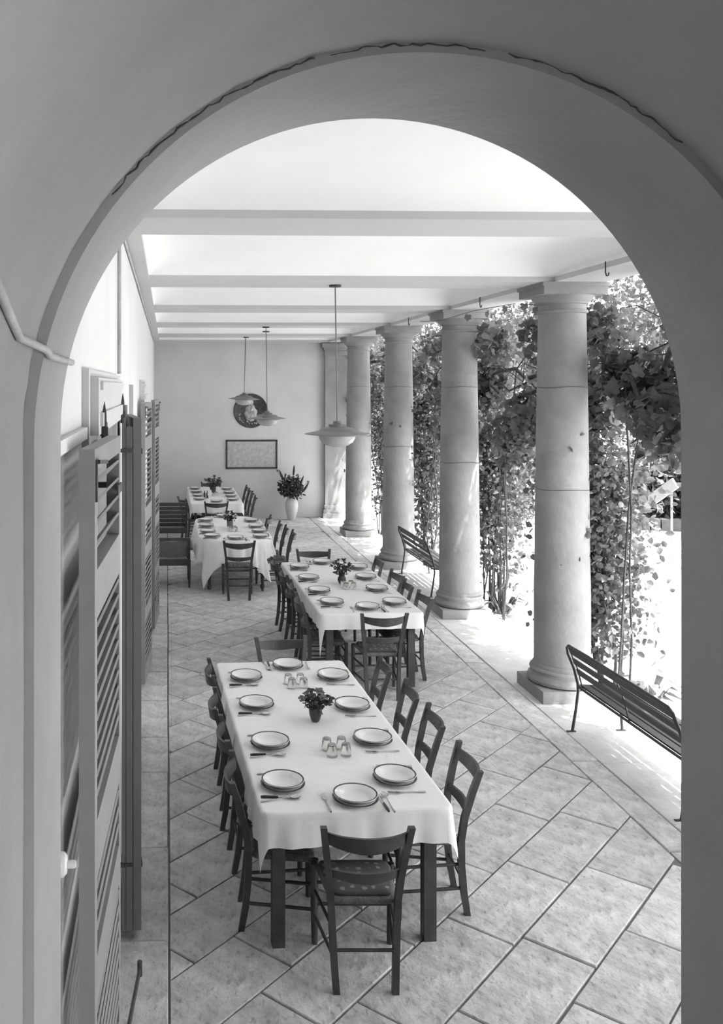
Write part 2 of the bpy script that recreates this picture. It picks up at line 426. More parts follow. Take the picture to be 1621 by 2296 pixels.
# ================================================================ DOORS AND SHUTTERS
def door(i, y0, y1, ztop, zopen):
    # stone frame, panelled transom box, wooden door leaves set back in the opening
    o = MB().box((XW, y0 - .10, zopen), (XW + .025, y1 + .42, ztop)).box((XW, y0 - .10, 0), (XW + .025, y0, zopen)).box((XW, y1, 0), (XW + .025, y1 + .42, zopen)).build('door_%d' % i, 'panel_paint')
    o['kind'] = 'structure'
    mb = MB().box((XW - .02, y0 - .03, zopen - .03), (XW + .055, y1 + .02, ztop - .03)); mb.build('transom', 'panel_paint', o)
    for a, b in ((zopen + .0, zopen + .05), (ztop - .075, ztop - .045)): MB().box((XW + .055, y0 + .05, a), (XW + .066, y1 - .05, b)).build('moulding', 'panel_paint', o)
    for k in range(2):
        a = y0 + (y1 - y0) * k / 2; b = a + (y1 - y0) / 2
        lf = MB().box((XW - .12, a + .005, .02), (XW - .08, b - .005, zopen - .03)).build('door_leaf', 'shutter_shaded', o)
        for z0, z1 in ((.15, .8), (.95, 1.8), (1.95, 2.8)): MB().box((XW - .08, a + .10, z0), (XW - .07, b - .10, z1)).build('panel', 'shutter', lf)
    return o
door(1, 3.30, 4.98, 3.15, 2.94)
door(3, 9.95, 11.30, 3.15, 2.94)
o = MB().box((XW - .115, 7.2, 0), (XW - .10, 8.1, 3.1)).build('door_2', 'shutter_shaded'); o['kind'] = 'structure'
for z0, z1 in ((.2, 1.0), (1.15, 2.0), (2.15, 2.9)): MB().box((XW - .10, 7.3, z0), (XW - .09, 8.0, z1)).build('panel', 'shutter_shaded', o)

LOUV = None
def shutter(label, hinge, free, z0=.06, h=2.85, th=.045, group='open louvred shutters on the left wall', m='shutter', rails=((0, .18), (.62, .14), (1.25, .14), (1.61, .17), (2.36, .14), (2.79, .06))):
    """leaf from its hinge edge to its free edge; local x along the leaf, local +y the louvred face"""
    global LOUV
    hx, hy = hinge; fx, fy = free; L = math.hypot(fx - hx, fy - hy); rz = math.atan2(fy - hy, fx - hx)
    t = thing('louvred_shutter', label, 'shutter', (hx, hy, z0), rz, group)
    sgn = -1 if (math.cos(rz + math.pi / 2) < 0) else 1     # face towards +X world
    sw = .055
    def bx(name, x0, x1, za, zb, m=m, d0=0, d1=th):
        y0, y1 = sorted((-sgn * d0, -sgn * d1)); MB().box((x0, y0, za), (x1, y1, zb)).build(name, m, t)
    bx('stile', 0, sw, 0, h); bx('stile', L - sw, L, 0, h)
    rr = list(rails)
    for z, hh in rr: bx('rail', sw, L - sw, z, z + hh)
    if LOUV is None:
        LOUV = {}
    key = (round(L, 3), sgn)
    if key not in LOUV:
        M = Matrix.Rotation(sgn * R(46), 4, 'X')
        LOUV[key] = MB().box((sw, -.031, -.004), (L - sw, .031, .004), M).mesh('louvre', 'shutter')
    for i in range(len(rr)):
        za = rr[i][0] + rr[i][1]; zb = rr[i + 1][0] if i + 1 < len(rr) else h
        n = int((zb - za - .02) / .055)
        for k in range(n):
            link('louvre', LOUV[key], t, (0, -sgn * th / 2, za + .03 + (zb - za - .04) * (k + .5) / n - .008))
    # hook at the free top corner, hinge straps
    MB().box((L - .030, min(0, sgn * .006), h - .15), (L - .012, max(0, sgn * .006), h - .03)).bar((L - .021, sgn * .008, h - .036), (L - .10, sgn * .022, h - .042), .010, .012).build('hook', 'iron', t)
    for z in (.37, h - .18): MB().bar((0, -sgn * th, z), (0, -sgn * .16, z), .02, .02).build('hinge_arm', 'iron', t)
    for z in (.35, h - .2): MB().box((0, min(0, sgn * .006), z), (.14, max(0, sgn * .006), z + .03)).build('hinge_strap', 'iron', t)
    return t
shutter('tall grey louvred shutter nearest the camera, folded back beside the arch', (-.168, 3.30), (-.203, 2.56))
shutter('tall dark shutter leaf folded edge-on at the far jamb of the nearest door', (-.142, 5.05), (-.225, 5.78), m='shutter_shaded')  # frame coloured darker to stand for its unlit edge
shutter('louvred shutter on the near side of the middle doorway, seen past the nearest door', (-.165, 9.95), (-.222, 9.2))
shutter('farthest louvred shutter, hinged on the far side of the middle doorway', (-.15, 11.30), (-.10, 12.03))
# second folded leaf and iron stay of the nearest doorway
tag(MB().box((-.225, 5.04, .06), (-.19, 5.30, 2.86)).box((-.25, 5.04, .06), (-.228, 5.25, 2.98)).build('door_jamb_leaf', 'shutter_shaded'), 'narrow dark folded jamb leaf behind the edge-on shutter', 'shutter')
for (y, z, lb) in ((3.42, 2.90, 'small pointed iron shutter pintle on the nearest door transom'), (4.85, 2.92, 'iron shutter pintle beside the folded shutter leaf')):
    t = thing('shutter_pintle', lb, 'hardware', (-.235, y, z)); MB().tube([(0, 0, -.03), (0, 0, .05), (0, 0, .055), (0, 0, .09), (0, 0, .13)], [.012, .012, .009, .008, .001], 8).build('pin', 'iron', t); MB().box((-.014, -.015, .0), (.014, .015, .035)).build('collar', 'iron', t)
t = thing('shutter_stay', 'flat iron stay bar at the foot of the nearest shutter', 'hardware', (-.19, 3.6, .35)); MB().bar((0, 0, 0), (.06, .75, -.06), .012, .035).build('bar', 'iron', t); MB().tube([(.06, .75, -.09), (.06, .75, -.02)], .012, 8).build('pin', 'iron', t)
# ledge and switch behind the arch, conduits
tag(MB().box((XW, YB + .02, 2.905), (XW + .022, 3.19, 2.945)).build('trim_4', 'plaster'), kind='structure')
t = thing('rotary_switch', 'white porcelain rotary light switch on the wall behind the arch', 'switch', (XW, 2.47, 1.79))
MB().lathe([(.034, 0), (.034, .008), (.031, .022), (.022, .030), (0, .032)], 24).build('base', 'porcelain', t, 40, rot=(0, R(90), 0))
MB().lathe([(.011, .03), (.011, .05), (.008, .054), (0, .054)], 16).build('knob', 'porcelain', t, 40, rot=(0, R(90), 0))
tag(MB().tube([(XW + .006, 2.475, 1.83), (XW + .006, 2.475, 2.9)], .004, 6).build('wall_cable', 'pipe'), 'thin cable rising from the porcelain switch', 'cable')
def px_tube(name, pts, r, m, label, cat): return tag(MB().tube(pts, r, 8).build(name, m, None, 60), label, cat)
def at_vault(x, y, r):
    d = ray(x, y); lo, hi = .3, 4.0
    f = lambda t: (math.hypot(d.x * t - AC, CAM_H + d.z * t - ASP) if CAM_H + d.z * t > ASP else AC - d.x * t) - r
    for _ in range(50):
        m = (lo + hi) / 2
        if f(m) < 0: lo = m
        else: hi = m
    return d * lo + Vector((0, 0, CAM_H))
jx = AC - math.sqrt(AR ** 2 - .18 ** 2) + .008
px_tube('conduit_pipe', [at_vault(-60, 515, VR - .008), at_vault(-20, 608, VR - .008), at_vault(0, 652, VR - .008), at_vault(22, 706, VR - .008), at_vault(44, 757, VR - .008), Vector((jx, 1.862, 3.163)), Vector((jx + .004, 1.885, 3.152)), Vector((jx + .003, 2.10, 3.150)), Vector((jx + .001, 2.345, 3.150))], .0082, 'pipe', 'plastered conduit pipe crossing the left arch jamb', 'pipe')
cr_ = random.Random(9)
for a0, a1 in ((38, 74), (76, 100), (102, 131)):
    pts = []; a = a0
    while a < a1: rr_ = VR - .004 + cr_.uniform(-.004, .003); pts.append((AC - rr_ * math.cos(R(a)), YF - .001, ASP + rr_ * math.sin(R(a)))); a += cr_.uniform(.5, 1.6)
    MB().tube(pts, [cr_.uniform(.0006, .0028) for _ in pts], 5).build('plaster_crack', 'iron', bpy.data.objects['wall_arch'])
px_tube('down_pipe', [(-.285, 5.35, 4.06), (-.28, 5.35, 3.95), (-.28, 5.35, 3.16)], .012, 'pipe', 'thin vertical conduit on the wall above the nearest door', 'pipe')
tag(MB().box((-.30, 5.31, 3.93), (-.262, 5.39, 4.03)).build('junction_box', 'pipe'), 'small junction box at the top of the vertical conduit', 'box')
px_tube('ceiling_cable', [(-.285, 4.7, 4.085), (-.283, 5.2, 4.07), (-.275, 5.5, 4.05), (-.287, 6.2, 4.08), (-.287, 8.5, 4.085), (-.28, 9.0, 4.075), (-.287, 10, 4.085), (-.287, 14, 4.085), (-.287, 20.9, 4.085)], .010, 'pipe', 'cable sagging along the top of the left wall', 'cable')

# ================================================================ TABLES
def rrect_closest(x, y, hx, hy, c):
    """closest point on the rounded rectangle and outward distance (0 inside)"""
    cx = max(-hx + c, min(hx - c, x)); cy = max(-hy + c, min(hy - c, y))
    dx, dy = x - cx, y - cy; d = math.hypot(dx, dy)
    if d <= c: return x, y, 0, 0, 0
    return cx + dx / d * c, cy + dy / d * c, dx / d, dy / d, d - c
def tablecloth(loc, rz, hx, hy, ov, c, label, top=.78, seed=1, extra=(0, 0)):
    rr = random.Random(seed); ph = [rr.uniform(0, 6.28) for _ in range(4)]
    nx, ny = 56, 96
    def f(u, v):
        x = (u * 2 - 1) * (hx + ov); y = (v * 2 - 1) * (hy + ov)
        if x < 0 and y < 0: k = 1 + extra[0] * max(0, min(1, (-x - hx) / ov)) * max(0, min(1, (-y - hy) / ov)); x = -hx + (x + hx) * k if x < -hx else x; y = -hy + (y + hy) * k if y < -hy else y
        px, py, nx_, ny_, d = rrect_closest(x, y, hx, hy, c)
        if d == 0:
            z = top + .0012 * math.sin(9 * x + ph[0]) * math.sin(7 * y + ph[1]); return (x, y, z)
        s = (px * 2.1 + py * 2.7)
        wv = .10 if c > .2 else .045; fl = .012 + .10 * d + wv * d * (math.sin(11 * s + ph[2]) + .6 * math.sin(23 * s + ph[3]))
        r0 = .012
        if d < r0 * 1.57: a = d / r0; return (px + nx_ * r0 * math.sin(a), py + ny_ * r0 * math.sin(a), top - r0 * (1 - math.cos(a)))
        return (px + nx_ * fl, py + ny_ * fl, top - r0 - (d - r0 * 1.57) * .985)
    # non-uniform sampling so that the edge stays crisp
    def samp(h, n):
        L = h + ov; a = [-L + (ov - .02) * k / 8 for k in range(8)]; b = [-h - .02, -h - .01, -h, -h + .012]; m = [(-h + .02) + (2 * h - .04) * k / n for k in range(n + 1)]
        full = a + b + m + [-t for t in reversed(b)] + [-t for t in reversed(a)]; return [(t + L) / (2 * L) for t in full]
    us, vs_ = samp(hx, 30), samp(hy, 60)
    mb = MB(); w = len(us)
    mb.add([f(u, v) for v in vs_ for u in us], [(j * w + i, j * w + i + 1, (j + 1) * w + i + 1, (j + 1) * w + i) for j in range(len(vs_) - 1) for i in range(w - 1)])
    o = mb.build('tablecloth', 'cloth', None, 180, loc, (0, 0, rz)); tag(o, label, 'tablecloth', 'white cloths on the dining tables'); return o
def table(loc, rz, hx, hy, label, leg=.07, turned=False, c=.03, top=.775):
    t = thing('dining_table', label, 'table', loc, rz, 'dining tables under white cloths')
    poly = []
    for sx, sy, a0 in ((1, 1, 0), (-1, 1, 90), (-1, -1, 180), (1, -1, 270)):
        for k in range(7): a = R(a0 + 15 * k); poly.append((sx * (hx - c) + c * math.cos(a), sy * (hy - c) + c * math.sin(a)))
    MB().prism(poly, top - .03, top).build('tabletop', 'wood_table', t)
    ix, iy = hx - .05 - leg / 2, hy - .05 - leg / 2
    if turned: ix, iy = hx * .75, hy * .80
    for a, b in (((-ix, -iy), (ix, -iy)), ((ix, -iy), (ix, iy)), ((ix, iy), (-ix, iy)), ((-ix, iy), (-ix, -iy))):
        MB().bar((*a, top - .085), (*b, top - .085), .025, .11).build('apron', 'wood_table', t)
    for sx in (-1, 1):
        for sy in (-1, 1):
            if turned: MB().lathe([(0, 0), (.022, 0), (.034, .03), (.034, .06), (.02, .08), (.026, .12), (.030, .3), (.034, .5), (.03, .52), (.04, .54), (.04, .745), (0, .745)], 14).build('leg', 'wood_table', t, 40, (sx * ix, sy * iy, 0))
            else: MB().box((-leg / 2, -leg / 2, 0), (leg / 2, leg / 2, top - .03)).build('leg', 'wood_table', t, 0, (sx * ix, sy * iy, 0))
    return t
T = {  # name: centre, rotation, half sizes
    1: ((.991, 6.23), R(2.2), .522, 1.325),
    2: ((2.055, 10.47), R(1.4), .52, 1.34),
    3: ((1.05, 14.76), R(0), .55, 1.30),
    4: ((.985, 19.2), R(0), .51, 1.44)}
TN = {1: 'the nearest table', 2: 'the second table', 3: 'the rounded third table', 4: 'the farthest table'}
TD = {1: 'square-legged dark wooden dining table nearest the camera', 2: 'square-legged dark dining table second from the camera, nearer the columns', 3: 'dining table with rounded ends and turned legs, third from the camera', 4: 'dark dining table farthest from the camera by the end wall'}
CD = {1: 'white tablecloth on the nearest table', 2: 'white tablecloth with long hanging corner on the second table', 3: 'white tablecloth with deep pointed corners on the rounded third table', 4: 'white tablecloth on the farthest table by the end wall'}
for k, ((x, y), rz, hx, hy) in T.items():
    table((x, y, 0), rz, hx - .012, hy - .012, TD[k], turned=(k == 3), c=.5 if k == 3 else .03, leg=.07 if k < 3 else .055)
    tablecloth((x, y, 0), rz, hx, hy, {1: .195, 2: .165, 3: .33, 4: .19}[k], .5 if k == 3 else .035, CD[k], seed=k, extra=(.9 if k == 2 else .15, 0))

# ================================================================ CHAIRS  (local: sitter faces +y, back at y<0)
def make_chair():
    t = thing('dining_chair', '', 'chair')
    hw, fw = .178, .215
    def post(s):
        pts = [(s * .150, -.215, 0), (s * .158, -.190, .14), (s * .165, -.175, .30), (s * .172, -.172, .45), (s * .184, -.188, .58), (s * .205, -.228, .74), (s * .222, -.268, .87)]
        mb = MB(); vs = []
        for i, p in enumerate(pts):
            w = .017 if i < 6 else .0165; d = .019 if 0 < i < 6 else .0165
            vs += [(p[0] - w, p[1] - d, p[2]), (p[0] + w, p[1] - d, p[2]), (p[0] + w, p[1] + d, p[2]), (p[0] - w, p[1] + d, p[2])]
        n = len(pts); f = [(i * 4 + k, i * 4 + (k + 1) % 4, (i + 1) * 4 + (k + 1) % 4, (i + 1) * 4 + k) for i in range(n - 1) for k in range(4)] + [(3, 2, 1, 0), tuple((n - 1) * 4 + k for k in range(4))]
        mb.add(vs, f); o = mb.build('rear_post', 'wood_dark', t, 40)
    post(-1); post(1)
    def rail(name, z, y, w, h, bow, wave):
        mb = MB(); vs = []; N = 12
        for i in range(N + 1):
            u = i / N * 2 - 1; x = u * w; yy = y - bow * (1 - u * u); zc = wave * (abs(u) ** 1.5 - .5) ; lo = z - h / 2 + zc - .010 * (1 - u * u); hi = z + h / 2 + zc + wave * .3 * math.cos(u * math.pi)
            tilt = .006
            for zz, dy in ((lo, tilt), (hi, -tilt)): vs += [(x, yy + dy - .008, zz), (x, yy + dy + .008, zz)]
        f = []
        for i in range(N):
            a, b = i * 4, i * 4 + 4; f += [(a, b, b + 2, a + 2), (a + 1, a + 3, b + 3, b + 1), (a, a + 1, b + 1, b), (a + 2, b + 2, b + 3, a + 3)]
        f += [(0, 2, 3, 1), (N * 4, N * 4 + 1, N * 4 + 3, N * 4 + 2)]
        mb.add(vs, f); mb.build(name, 'wood_dark', t, 50)
    rail('crest_rail', .800, -.244, .208, .068, .058, .022)
    rail('back_slat', .60, -.190, .180, .046, .042, .014)
    # rush seat and flat patterned cushion
    def seat(name, z0, z1, sh, m, dome=0):
        def outline(a):
            # trapezoid with rounded corners
            return a
        pts = [(-hw + sh, -.165 + sh), (hw - sh, -.165 + sh), (fw - sh, .205 - sh), (-fw + sh, .205 - sh)]
        ring = []
        for i in range(4):
            p0, p1, p2 = (Vector(pts[(i + k) % 4]) for k in (-1, 0, 1)); c = .035
            a = p1 + (p0 - p1).normalized() * c; b = p1 + (p2 - p1).normalized() * c
            for k in range(4): q = k / 3; ring.append((a * (1 - q) ** 2 + p1 * 2 * q * (1 - q) + b * q * q))
        n = len(ring); vs = []
        lv = [(.94, z0), (1, z0 + (z1 - z0) * .35), (1, z0 + (z1 - z0) * .7), (.95, z1), (.6, z1 + dome)]
        for s_, z in lv: vs += [(p.x * s_, p.y * s_ + .02 * (1 - s_), z) for p in ring]
        f = [(j * n + i, j * n + (i + 1) % n, (j + 1) * n + (i + 1) % n, (j + 1) * n + i) for j in range(len(lv) - 1) for i in range(n)] + [tuple(range(n - 1, -1, -1)), tuple((len(lv) - 1) * n + i for i in range(n))]
        MB().add(vs, f).build(name, m, t, 60)
    seat('rush_seat', .415, .452, .006, 'rush')
    seat('cushion', .450, .474, .022, 'cushion', .012)
    for s in (-1, 1): MB().tube([(s * .208, .195, 0), (s * .211, .196, .2), (s * .213, .197, .445)], [.0165, .0195, .0195], 8).build('front_leg', 'wood_dark', t, 60)
    for z in (.16, .30):
        for s in (-1, 1): MB().tube([(s * .157, -.188, z), (s * .209, .195, z)], .0095, 6).build('side_stretcher', 'wood_dark', t, 60)
    for z in (.22, .34): MB().tube([(-.21, .195, z), (.21, .195, z)], .0095, 6).build('front_stretcher', 'wood_dark', t, 60)
    MB().tube([(-.16, -.186, .20), (.16, -.186, .20)], .009, 6).build('rear_stretcher', 'wood_dark', t, 60)
    return t
CHAIR = make_chair(); used = [False]
def chair(x, y, deg, label, tk, back=True):
    """x,y = middle of the crest rail (as read from the photograph); deg = facing, 0 = +Y, -90 = +X"""
    rz = R(deg); off = Matrix.Rotation(rz, 3, 'Z') @ Vector((0, .262, 0))
    o = CHAIR if not used[0] else copy_tree(CHAIR); used[0] = True
    place(o, (x + off.x, y + off.y, 0), rz, label, 'rush-seated ladder-back chairs at the dining tables')
ORD = ['farthest', 'third', 'second', 'nearest']
def side(k, pts, sname, deg):
    for i, (x, y, dd) in enumerate(pts):
        w = {0: 'at the far end', 1: 'third from near end', 2: 'second from near end', 3: 'at the near end'}[i]
        chair(x, y, deg + dd, 'dark chair %s, %s side of %s' % (w, sname, TN[k]), k)
side(1, [(.352, 7.15, 2), (.345, 6.44, -3), (.375, 5.88, 2), (.385, 5.28, -4)], 'wall', -90)
side(1, [(1.745, 7.20, -5), (1.79, 6.59, -6), (1.81, 6.06, -5), (1.81, 5.38, -3)], 'column', 90)
chair(1.010, 4.527, -2, 'dark chair with patterned cushion in the foreground, near end of the nearest table', 1)
chair(1.008, 7.98, 187, 'dark rush-seated chair at the far end of the nearest table, back to the second table', 1)
side(2, [(1.37, 11.50, 2), (1.40, 10.80, 3), (1.415, 10.13, -2), (1.39, 9.48, -1)], 'wall', -90)
side(2, [(2.715, 11.49, -3), (2.74, 10.69, 3), (2.72, 10.12, -5), (2.748, 9.555, 1)], 'column', 90)
chair(2.122, 8.768, 0, 'dark rush-seated chair at the near end of the second table, cushion in view', 2)
chair(1.99, 12.25, 178, 'dark chair at the far end of the second table, only its back showing', 2)
side(3, [(1.735, 15.36, -14), (1.83, 14.65, -7), (1.877, 14.23, -7), (1.92, 13.74, -7)], 'column', 90)
chair(1.038, 12.96, -1, 'dark rush-seated chair at the near end of the rounded third table, against the white cloth', 3)
chair(.95, 17.38, 0, 'dark chair at the near end of the farthest table', 4)
side(4, [(1.763, 20.03, -5), (1.77, 19.38, -5), (1.785, 18.86, -5), (1.775, 18.12, -5)], 'column', 90)
chair(1.02, 20.93, 180, 'dark chair at the far end of the farthest table, half hidden by flowers', 4)
chair(.30, 18.0, -70, 'dark chair on the wall side of the farthest table, behind the armchairs', 4)

# ================================================================ TABLEWARE
def plate_mesh(prof, band, name, m1, m2):
    t = thing(name, '', 'plate'); MB().lathe(prof, 36).build('plate_body', 'ceramic', t, 50); MB().lathe(band, 36).build('rim_band', 'rim', t, 60); return t
DP = plate_mesh([(0, .001), (.070, .001), (.072, .004), (.082, .006), (.100, .0165), (.126, .0215), (.1275, .0228), (.126, .0240), (.100, .0195), (.080, .009), (.07, .0075), (0, .0075)],
                [(.1280, .0228), (.1282, .0236), (.1262, .0248), (.114, .0228), (.114, .0220)], 'dinner_plate', 0, 0)
SP = plate_mesh([(0, .0), (.055, .0), (.058, .003), (.077, .010), (.094, .0255), (.121, .0335), (.1245, .0345), (.1235, .0362), (.096, .0300), (.080, .0150), (.064, .0065), (0, .0055)],
                [(.1225, .0362), (.1220, .0374), (.1140, .0359), (.1140, .0345)], 'soup_plate', 0, 0)
def make_knife():
    t = thing('knife', '', 'cutlery'); MB().prism([(-.004, 0), (.004, 0), (.0095, .03), (.0105, .08), (.006, .115), (-.003, .122), (-.0085, .11), (-.008, .02)], .001, .0025).build('blade', 'steel', t); MB().tube([(0, 0, .006), (0, -.02, .006), (0, -.08, .0065), (0, -.098, .006)], [.0055, .007, .0085, .006], 8).build('knife_handle', 'handle', t, 60); return t
def make_spoon():
    t = thing('spoon', '', 'cutlery')
    def f(u, v):
        a = 2 * math.pi * u; r = v; return (.0215 * r * math.cos(a), .10 + .033 * r * math.sin(a), .004 + .009 * r * r)
    MB().grid(f, 20, 5).build('spoon_bowl', 'steel', t, 180)
    MB().tube([(0, .068, .012), (0, .04, .010), (0, -.03, .006), (0, -.09, .005), (0, -.1, .005)], [.0035, .003, .0035, .0065, .005], 8).build('spoon_handle', 'steel', t, 60); return t
def make_fork():
    t = thing('fork', '', 'cutlery'); mb = MB().prism([(-.004, .04), (.004, .04), (.012, .06), (.0125, .072), (-.0125, .072), (-.012, .06)], .004, .0065)
    for i in range(4): x = -.0108 + .0072 * i; mb.bar((x, .07, .005), (x, .118, .009), .0032, .002)
    mb.build('tines', 'steel', t); MB().tube([(0, .042, .005), (0, -.03, .006), (0, -.09, .004), (0, -.1, .004)], [.0035, .003, .0062, .005], 8).build('fork_handle', 'steel', t, 60); return t
KN, SPN, FK = make_knife(), make_spoon(), make_fork()
protos = {'d': DP, 's': SP, 'k': KN, 'o': SPN, 'f': FK}; firsts = {k: True for k in protos}
def put(k, x, y, z, rz, label, group):
    o = protos[k] if firsts[k] else copy_tree(protos[k]); firsts[k] = False; place(o, (x, y, z), rz, label, group); return o
ZT = .7815
def setting(px, py, deg, where, cut=True):
    """deg: direction the diner faces"""
    put('d', px, py, ZT, random.uniform(0, 6), 'dinner plate under soup plate %s' % where, 'dinner plates on the tables')
    put('s', px + random.uniform(-.003, .003), py + random.uniform(-.003, .003), ZT + .0095, random.uniform(0, 6), 'dark-rimmed soup plate %s' % where, 'soup plates on the tables')
    if not cut: return
    M = Matrix.Rotation(R(deg), 3, 'Z'); j = lambda a: R(random.uniform(-a, a))
    for k, dx, dy, dr, nm in (('k', .148, -.045, 0, 'dark-handled knife'), ('o', .178, -.050, 7, 'soup spoon'), ('f', -.165, -.035, 0, 'steel fork')):
        v = M @ Vector((dx, dy, 0)); put(k, px + v.x, py + v.y, ZT, R(deg + dr) + j(5), '%s by the plate %s' % (nm, where), 'cutlery on the tables')
def wh(i, s, k): return '%s, %s side of %s' % (['at far end', 'third from near end', 'second from near end', 'at near end'][i], s, TN[k])
PL = {1: ([(.624, 7.105), (.645, 6.499), (.663, 5.791), (.668, 5.199)], [(1.312, 7.103), (1.327, 6.439), (1.332, 5.827), (1.332, 5.253)], (1.048, 5.003), (.99, 7.39)),
      2: ([(1.681, 11.411), (1.689, 10.739), (1.70, 10.075), (1.745, 9.525)], [(2.409, 11.357), (2.38, 10.766), (2.369, 10.141), (2.405, 9.502)], (2.074, 9.299), (2.018, 11.70)),
      3: ([(.66, 15.42), (.645, 14.80), (.645, 14.22), (.69, 13.80)], [(1.436, 15.36), (1.449, 14.72), (1.455, 14.24), (1.43, 13.75)], (1.034, 13.60), (.985, 15.90)),
      4: ([(.62, 20.2), (.63, 19.55), (.65, 18.9), (.66, 18.3)], [(1.33, 20.1), (1.335, 19.4), (1.335, 18.8), (1.33, 18.2)], (.98, 17.93), None)}
for k, (Lp, Rp, fr, fa) in PL.items():
    for i, p in enumerate(Lp): setting(p[0], p[1], -90, wh(i, 'wall', k), k < 4)
    for i, p in enumerate(Rp): setting(p[0], p[1], 90, wh(i, 'column', k), k < 4)
    setting(fr[0], fr[1], 0, 'at the near head of %s' % TN[k], k < 4)
    if fa: setting(fa[0], fa[1], 180, 'at the far head of %s' % TN[k], k < 4)
# glasses: small tumblers standing upside down in fours
GL = tag(MB().lathe([(.0335, 0), (.0345, .004), (.029, .05), (.027, .072), (.025, .076), (0, .076)], 14).lathe([(.0315, .0), (.0265, .048), (.0245, .066), (0, .067)], 14).build('glass', 'glass', None, 40), cat='glass')
gfirst = True
for cx, cy, k, w in ((.985, 6.935, 1, 'beyond the flowers on'), (1.058, 5.66, 1, 'nearer than the flowers on'), (2.06, 10.26, 2, 'beside the flowers on'), (1.03, 14.35, 3, 'in front of the flowers on'), (.98, 19.0, 4, 'in front of the flowers on')):
    for i, (dx, dy) in enumerate(((-.045, .05), (.05, .06), (-.03, -.05), (.06, -.04))):
        o = GL if gfirst else GL.copy()
        if not gfirst: COL.objects.link(o)
        gfirst = False
        o.location = (cx + dx, cy + dy, ZT); o.rotation_euler = (0, 0, i)
        tag(o, 'tumbler %s of four %s %s' % (['far left', 'far right', 'near left', 'near right'][i], w, TN[k]), 'glass', 'upturned tumblers in fours')
# flowers on the tables
def bloom(mb, c, r, rng):
    c = Vector(c)
    for k in range(9):
        a = 2 * math.pi * k / 9 + rng.uniform(-.2, .2); el = rng.uniform(-.1, .8); d = Vector((math.cos(a) * math.cos(el), math.sin(a) * math.cos(el), math.sin(el))); n = d.cross(Vector((0, 0, 1))).normalized() * r * .45
        tip = c + d * r; mid = c + d * r * .6 + Vector((0, 0, .15 * r)); mb.add([c, mid + n, tip + n * .3, tip - n * .3, mid - n], [(0, 1, 2, 3, 4)])
    mb.ball(c, r * .4, 6, 4, (1, 1, .7))
def bouquet(loc, lab, vlab, nb, spread, h, vprof, vm, heads, seed, r=.022, z=ZT):
    rng = random.Random(seed); x, y = loc
    v = thing('flower_vase', vlab, 'vase', (x, y, z), 0, 'small vases on the tables'); MB().lathe(vprof, 24).build('vase_body', vm, v, 50)
    b = thing('flower_bouquet', lab, 'flowers', (x, y, z + vprof[-1][1] * .6 if False else z + .03), 0, 'bunches of flowers on the tables')
    top = max(p[1] for p in vprof) - .03; sm = MB()
    for i in range(nb):
        a = 2 * math.pi * i / nb * 2.4 + rng.uniform(-.3, .3); s = spread * math.sqrt((i + .6) / nb); hh = h * rng.uniform(.75, 1.1) * (1 - .45 * (s / spread) ** 2)
        e = Vector((s * math.cos(a), s * math.sin(a), top + hh)); k = .018
        sm.tube([(0, 0, -.015), (k * math.cos(a), k * math.sin(a), top), e * .6 + Vector((0, 0, .5 * top)), e], .0022, 5)
        hb = MB(); bloom(hb, (0, 0, 0), r * rng.uniform(.8, 1.25), rng); hb.build('bloom', rng.choice(heads), b, 0, e)
    sm.build('stems', 'stem', b)
    P = blob_pts(150, (0, 0, top + h * .35), (spread * .75, spread * .75, h * .45), seed, .2)
    link('leaves', leaf_mesh('leaves', P, .035, 'foliage_dark', .1, seed), b)
    return b
bouquet((1.022, 6.20), 'bunch of dark carnations spreading on the nearest table', 'small dark egg-shaped vase on the nearest table', 14, .115, .10, [(0, 0), (.022, 0), (.03, .01), (.043, .05), (.046, .08), (.043, .095), (.04, .095), (.035, .05), (0, .01)], 'vase_dark', ['flower_dark', 'flower_dark', 'flower_mid'], 1, .032)
bouquet((2.04, 10.50), 'bunch of dark carnations on the second table', 'small dark waisted vase on the second table', 16, .14, .15, [(0, 0), (.03, 0), (.036, .006), (.05, .04), (.046, .07), (.03, .095), (.034, .11), (.03, .11), (.025, .09), (0, .03)], 'vase_dark', ['flower_dark', 'flower_dark', 'flower_mid'], 2, .034)
bouquet((1.02, 14.62), 'mixed pale and dark flowers on the rounded third table', 'grey cup vase on the rounded third table', 16, .13, .14, [(0, 0), (.045, 0), (.05, .01), (.052, .13), (.048, .13), (.045, .02), (0, .02)], 'sling', ['flower_mid', 'flower_mid', 'flower_dark', 'flower_white'], 3, .035)
bouquet((.99, 19.45), 'tall dark bunch of flowers on the farthest table', 'dark cup vase on the farthest table', 22, .21, .2, [(0, 0), (.05, 0), (.06, .02), (.07, .14), (.066, .14), (.055, .02), (0, .02)], 'vase_dark', ['flower_dark', 'flower_dark', 'flower_mid'], 4, .045)
# cruet with paper on the farthest table
t = thing('cruet_stand', 'cruet stand with dark bottles and a white napkin on the farthest table', 'cruet', (.80, 18.55, ZT)); MB().lathe([(0, 0), (.06, 0), (.06, .012), (0, .012)], 18).build('tray', 'steel', t)
for dx in (-.028, .028): MB().lathe([(0, .012), (.022, .012), (.022, .10), (.009, .13), (.009, .16), (0, .16)], 12).build('bottle', 'vase_dark', t, 50, (dx, 0, 0))
MB().prism([(-.035, -.01), (.035, -.012), (.045, .02), (0, .035), (-.04, .015)], .06, .17).build('napkin', 'cloth', t, 0, (.07, -.01, 0))

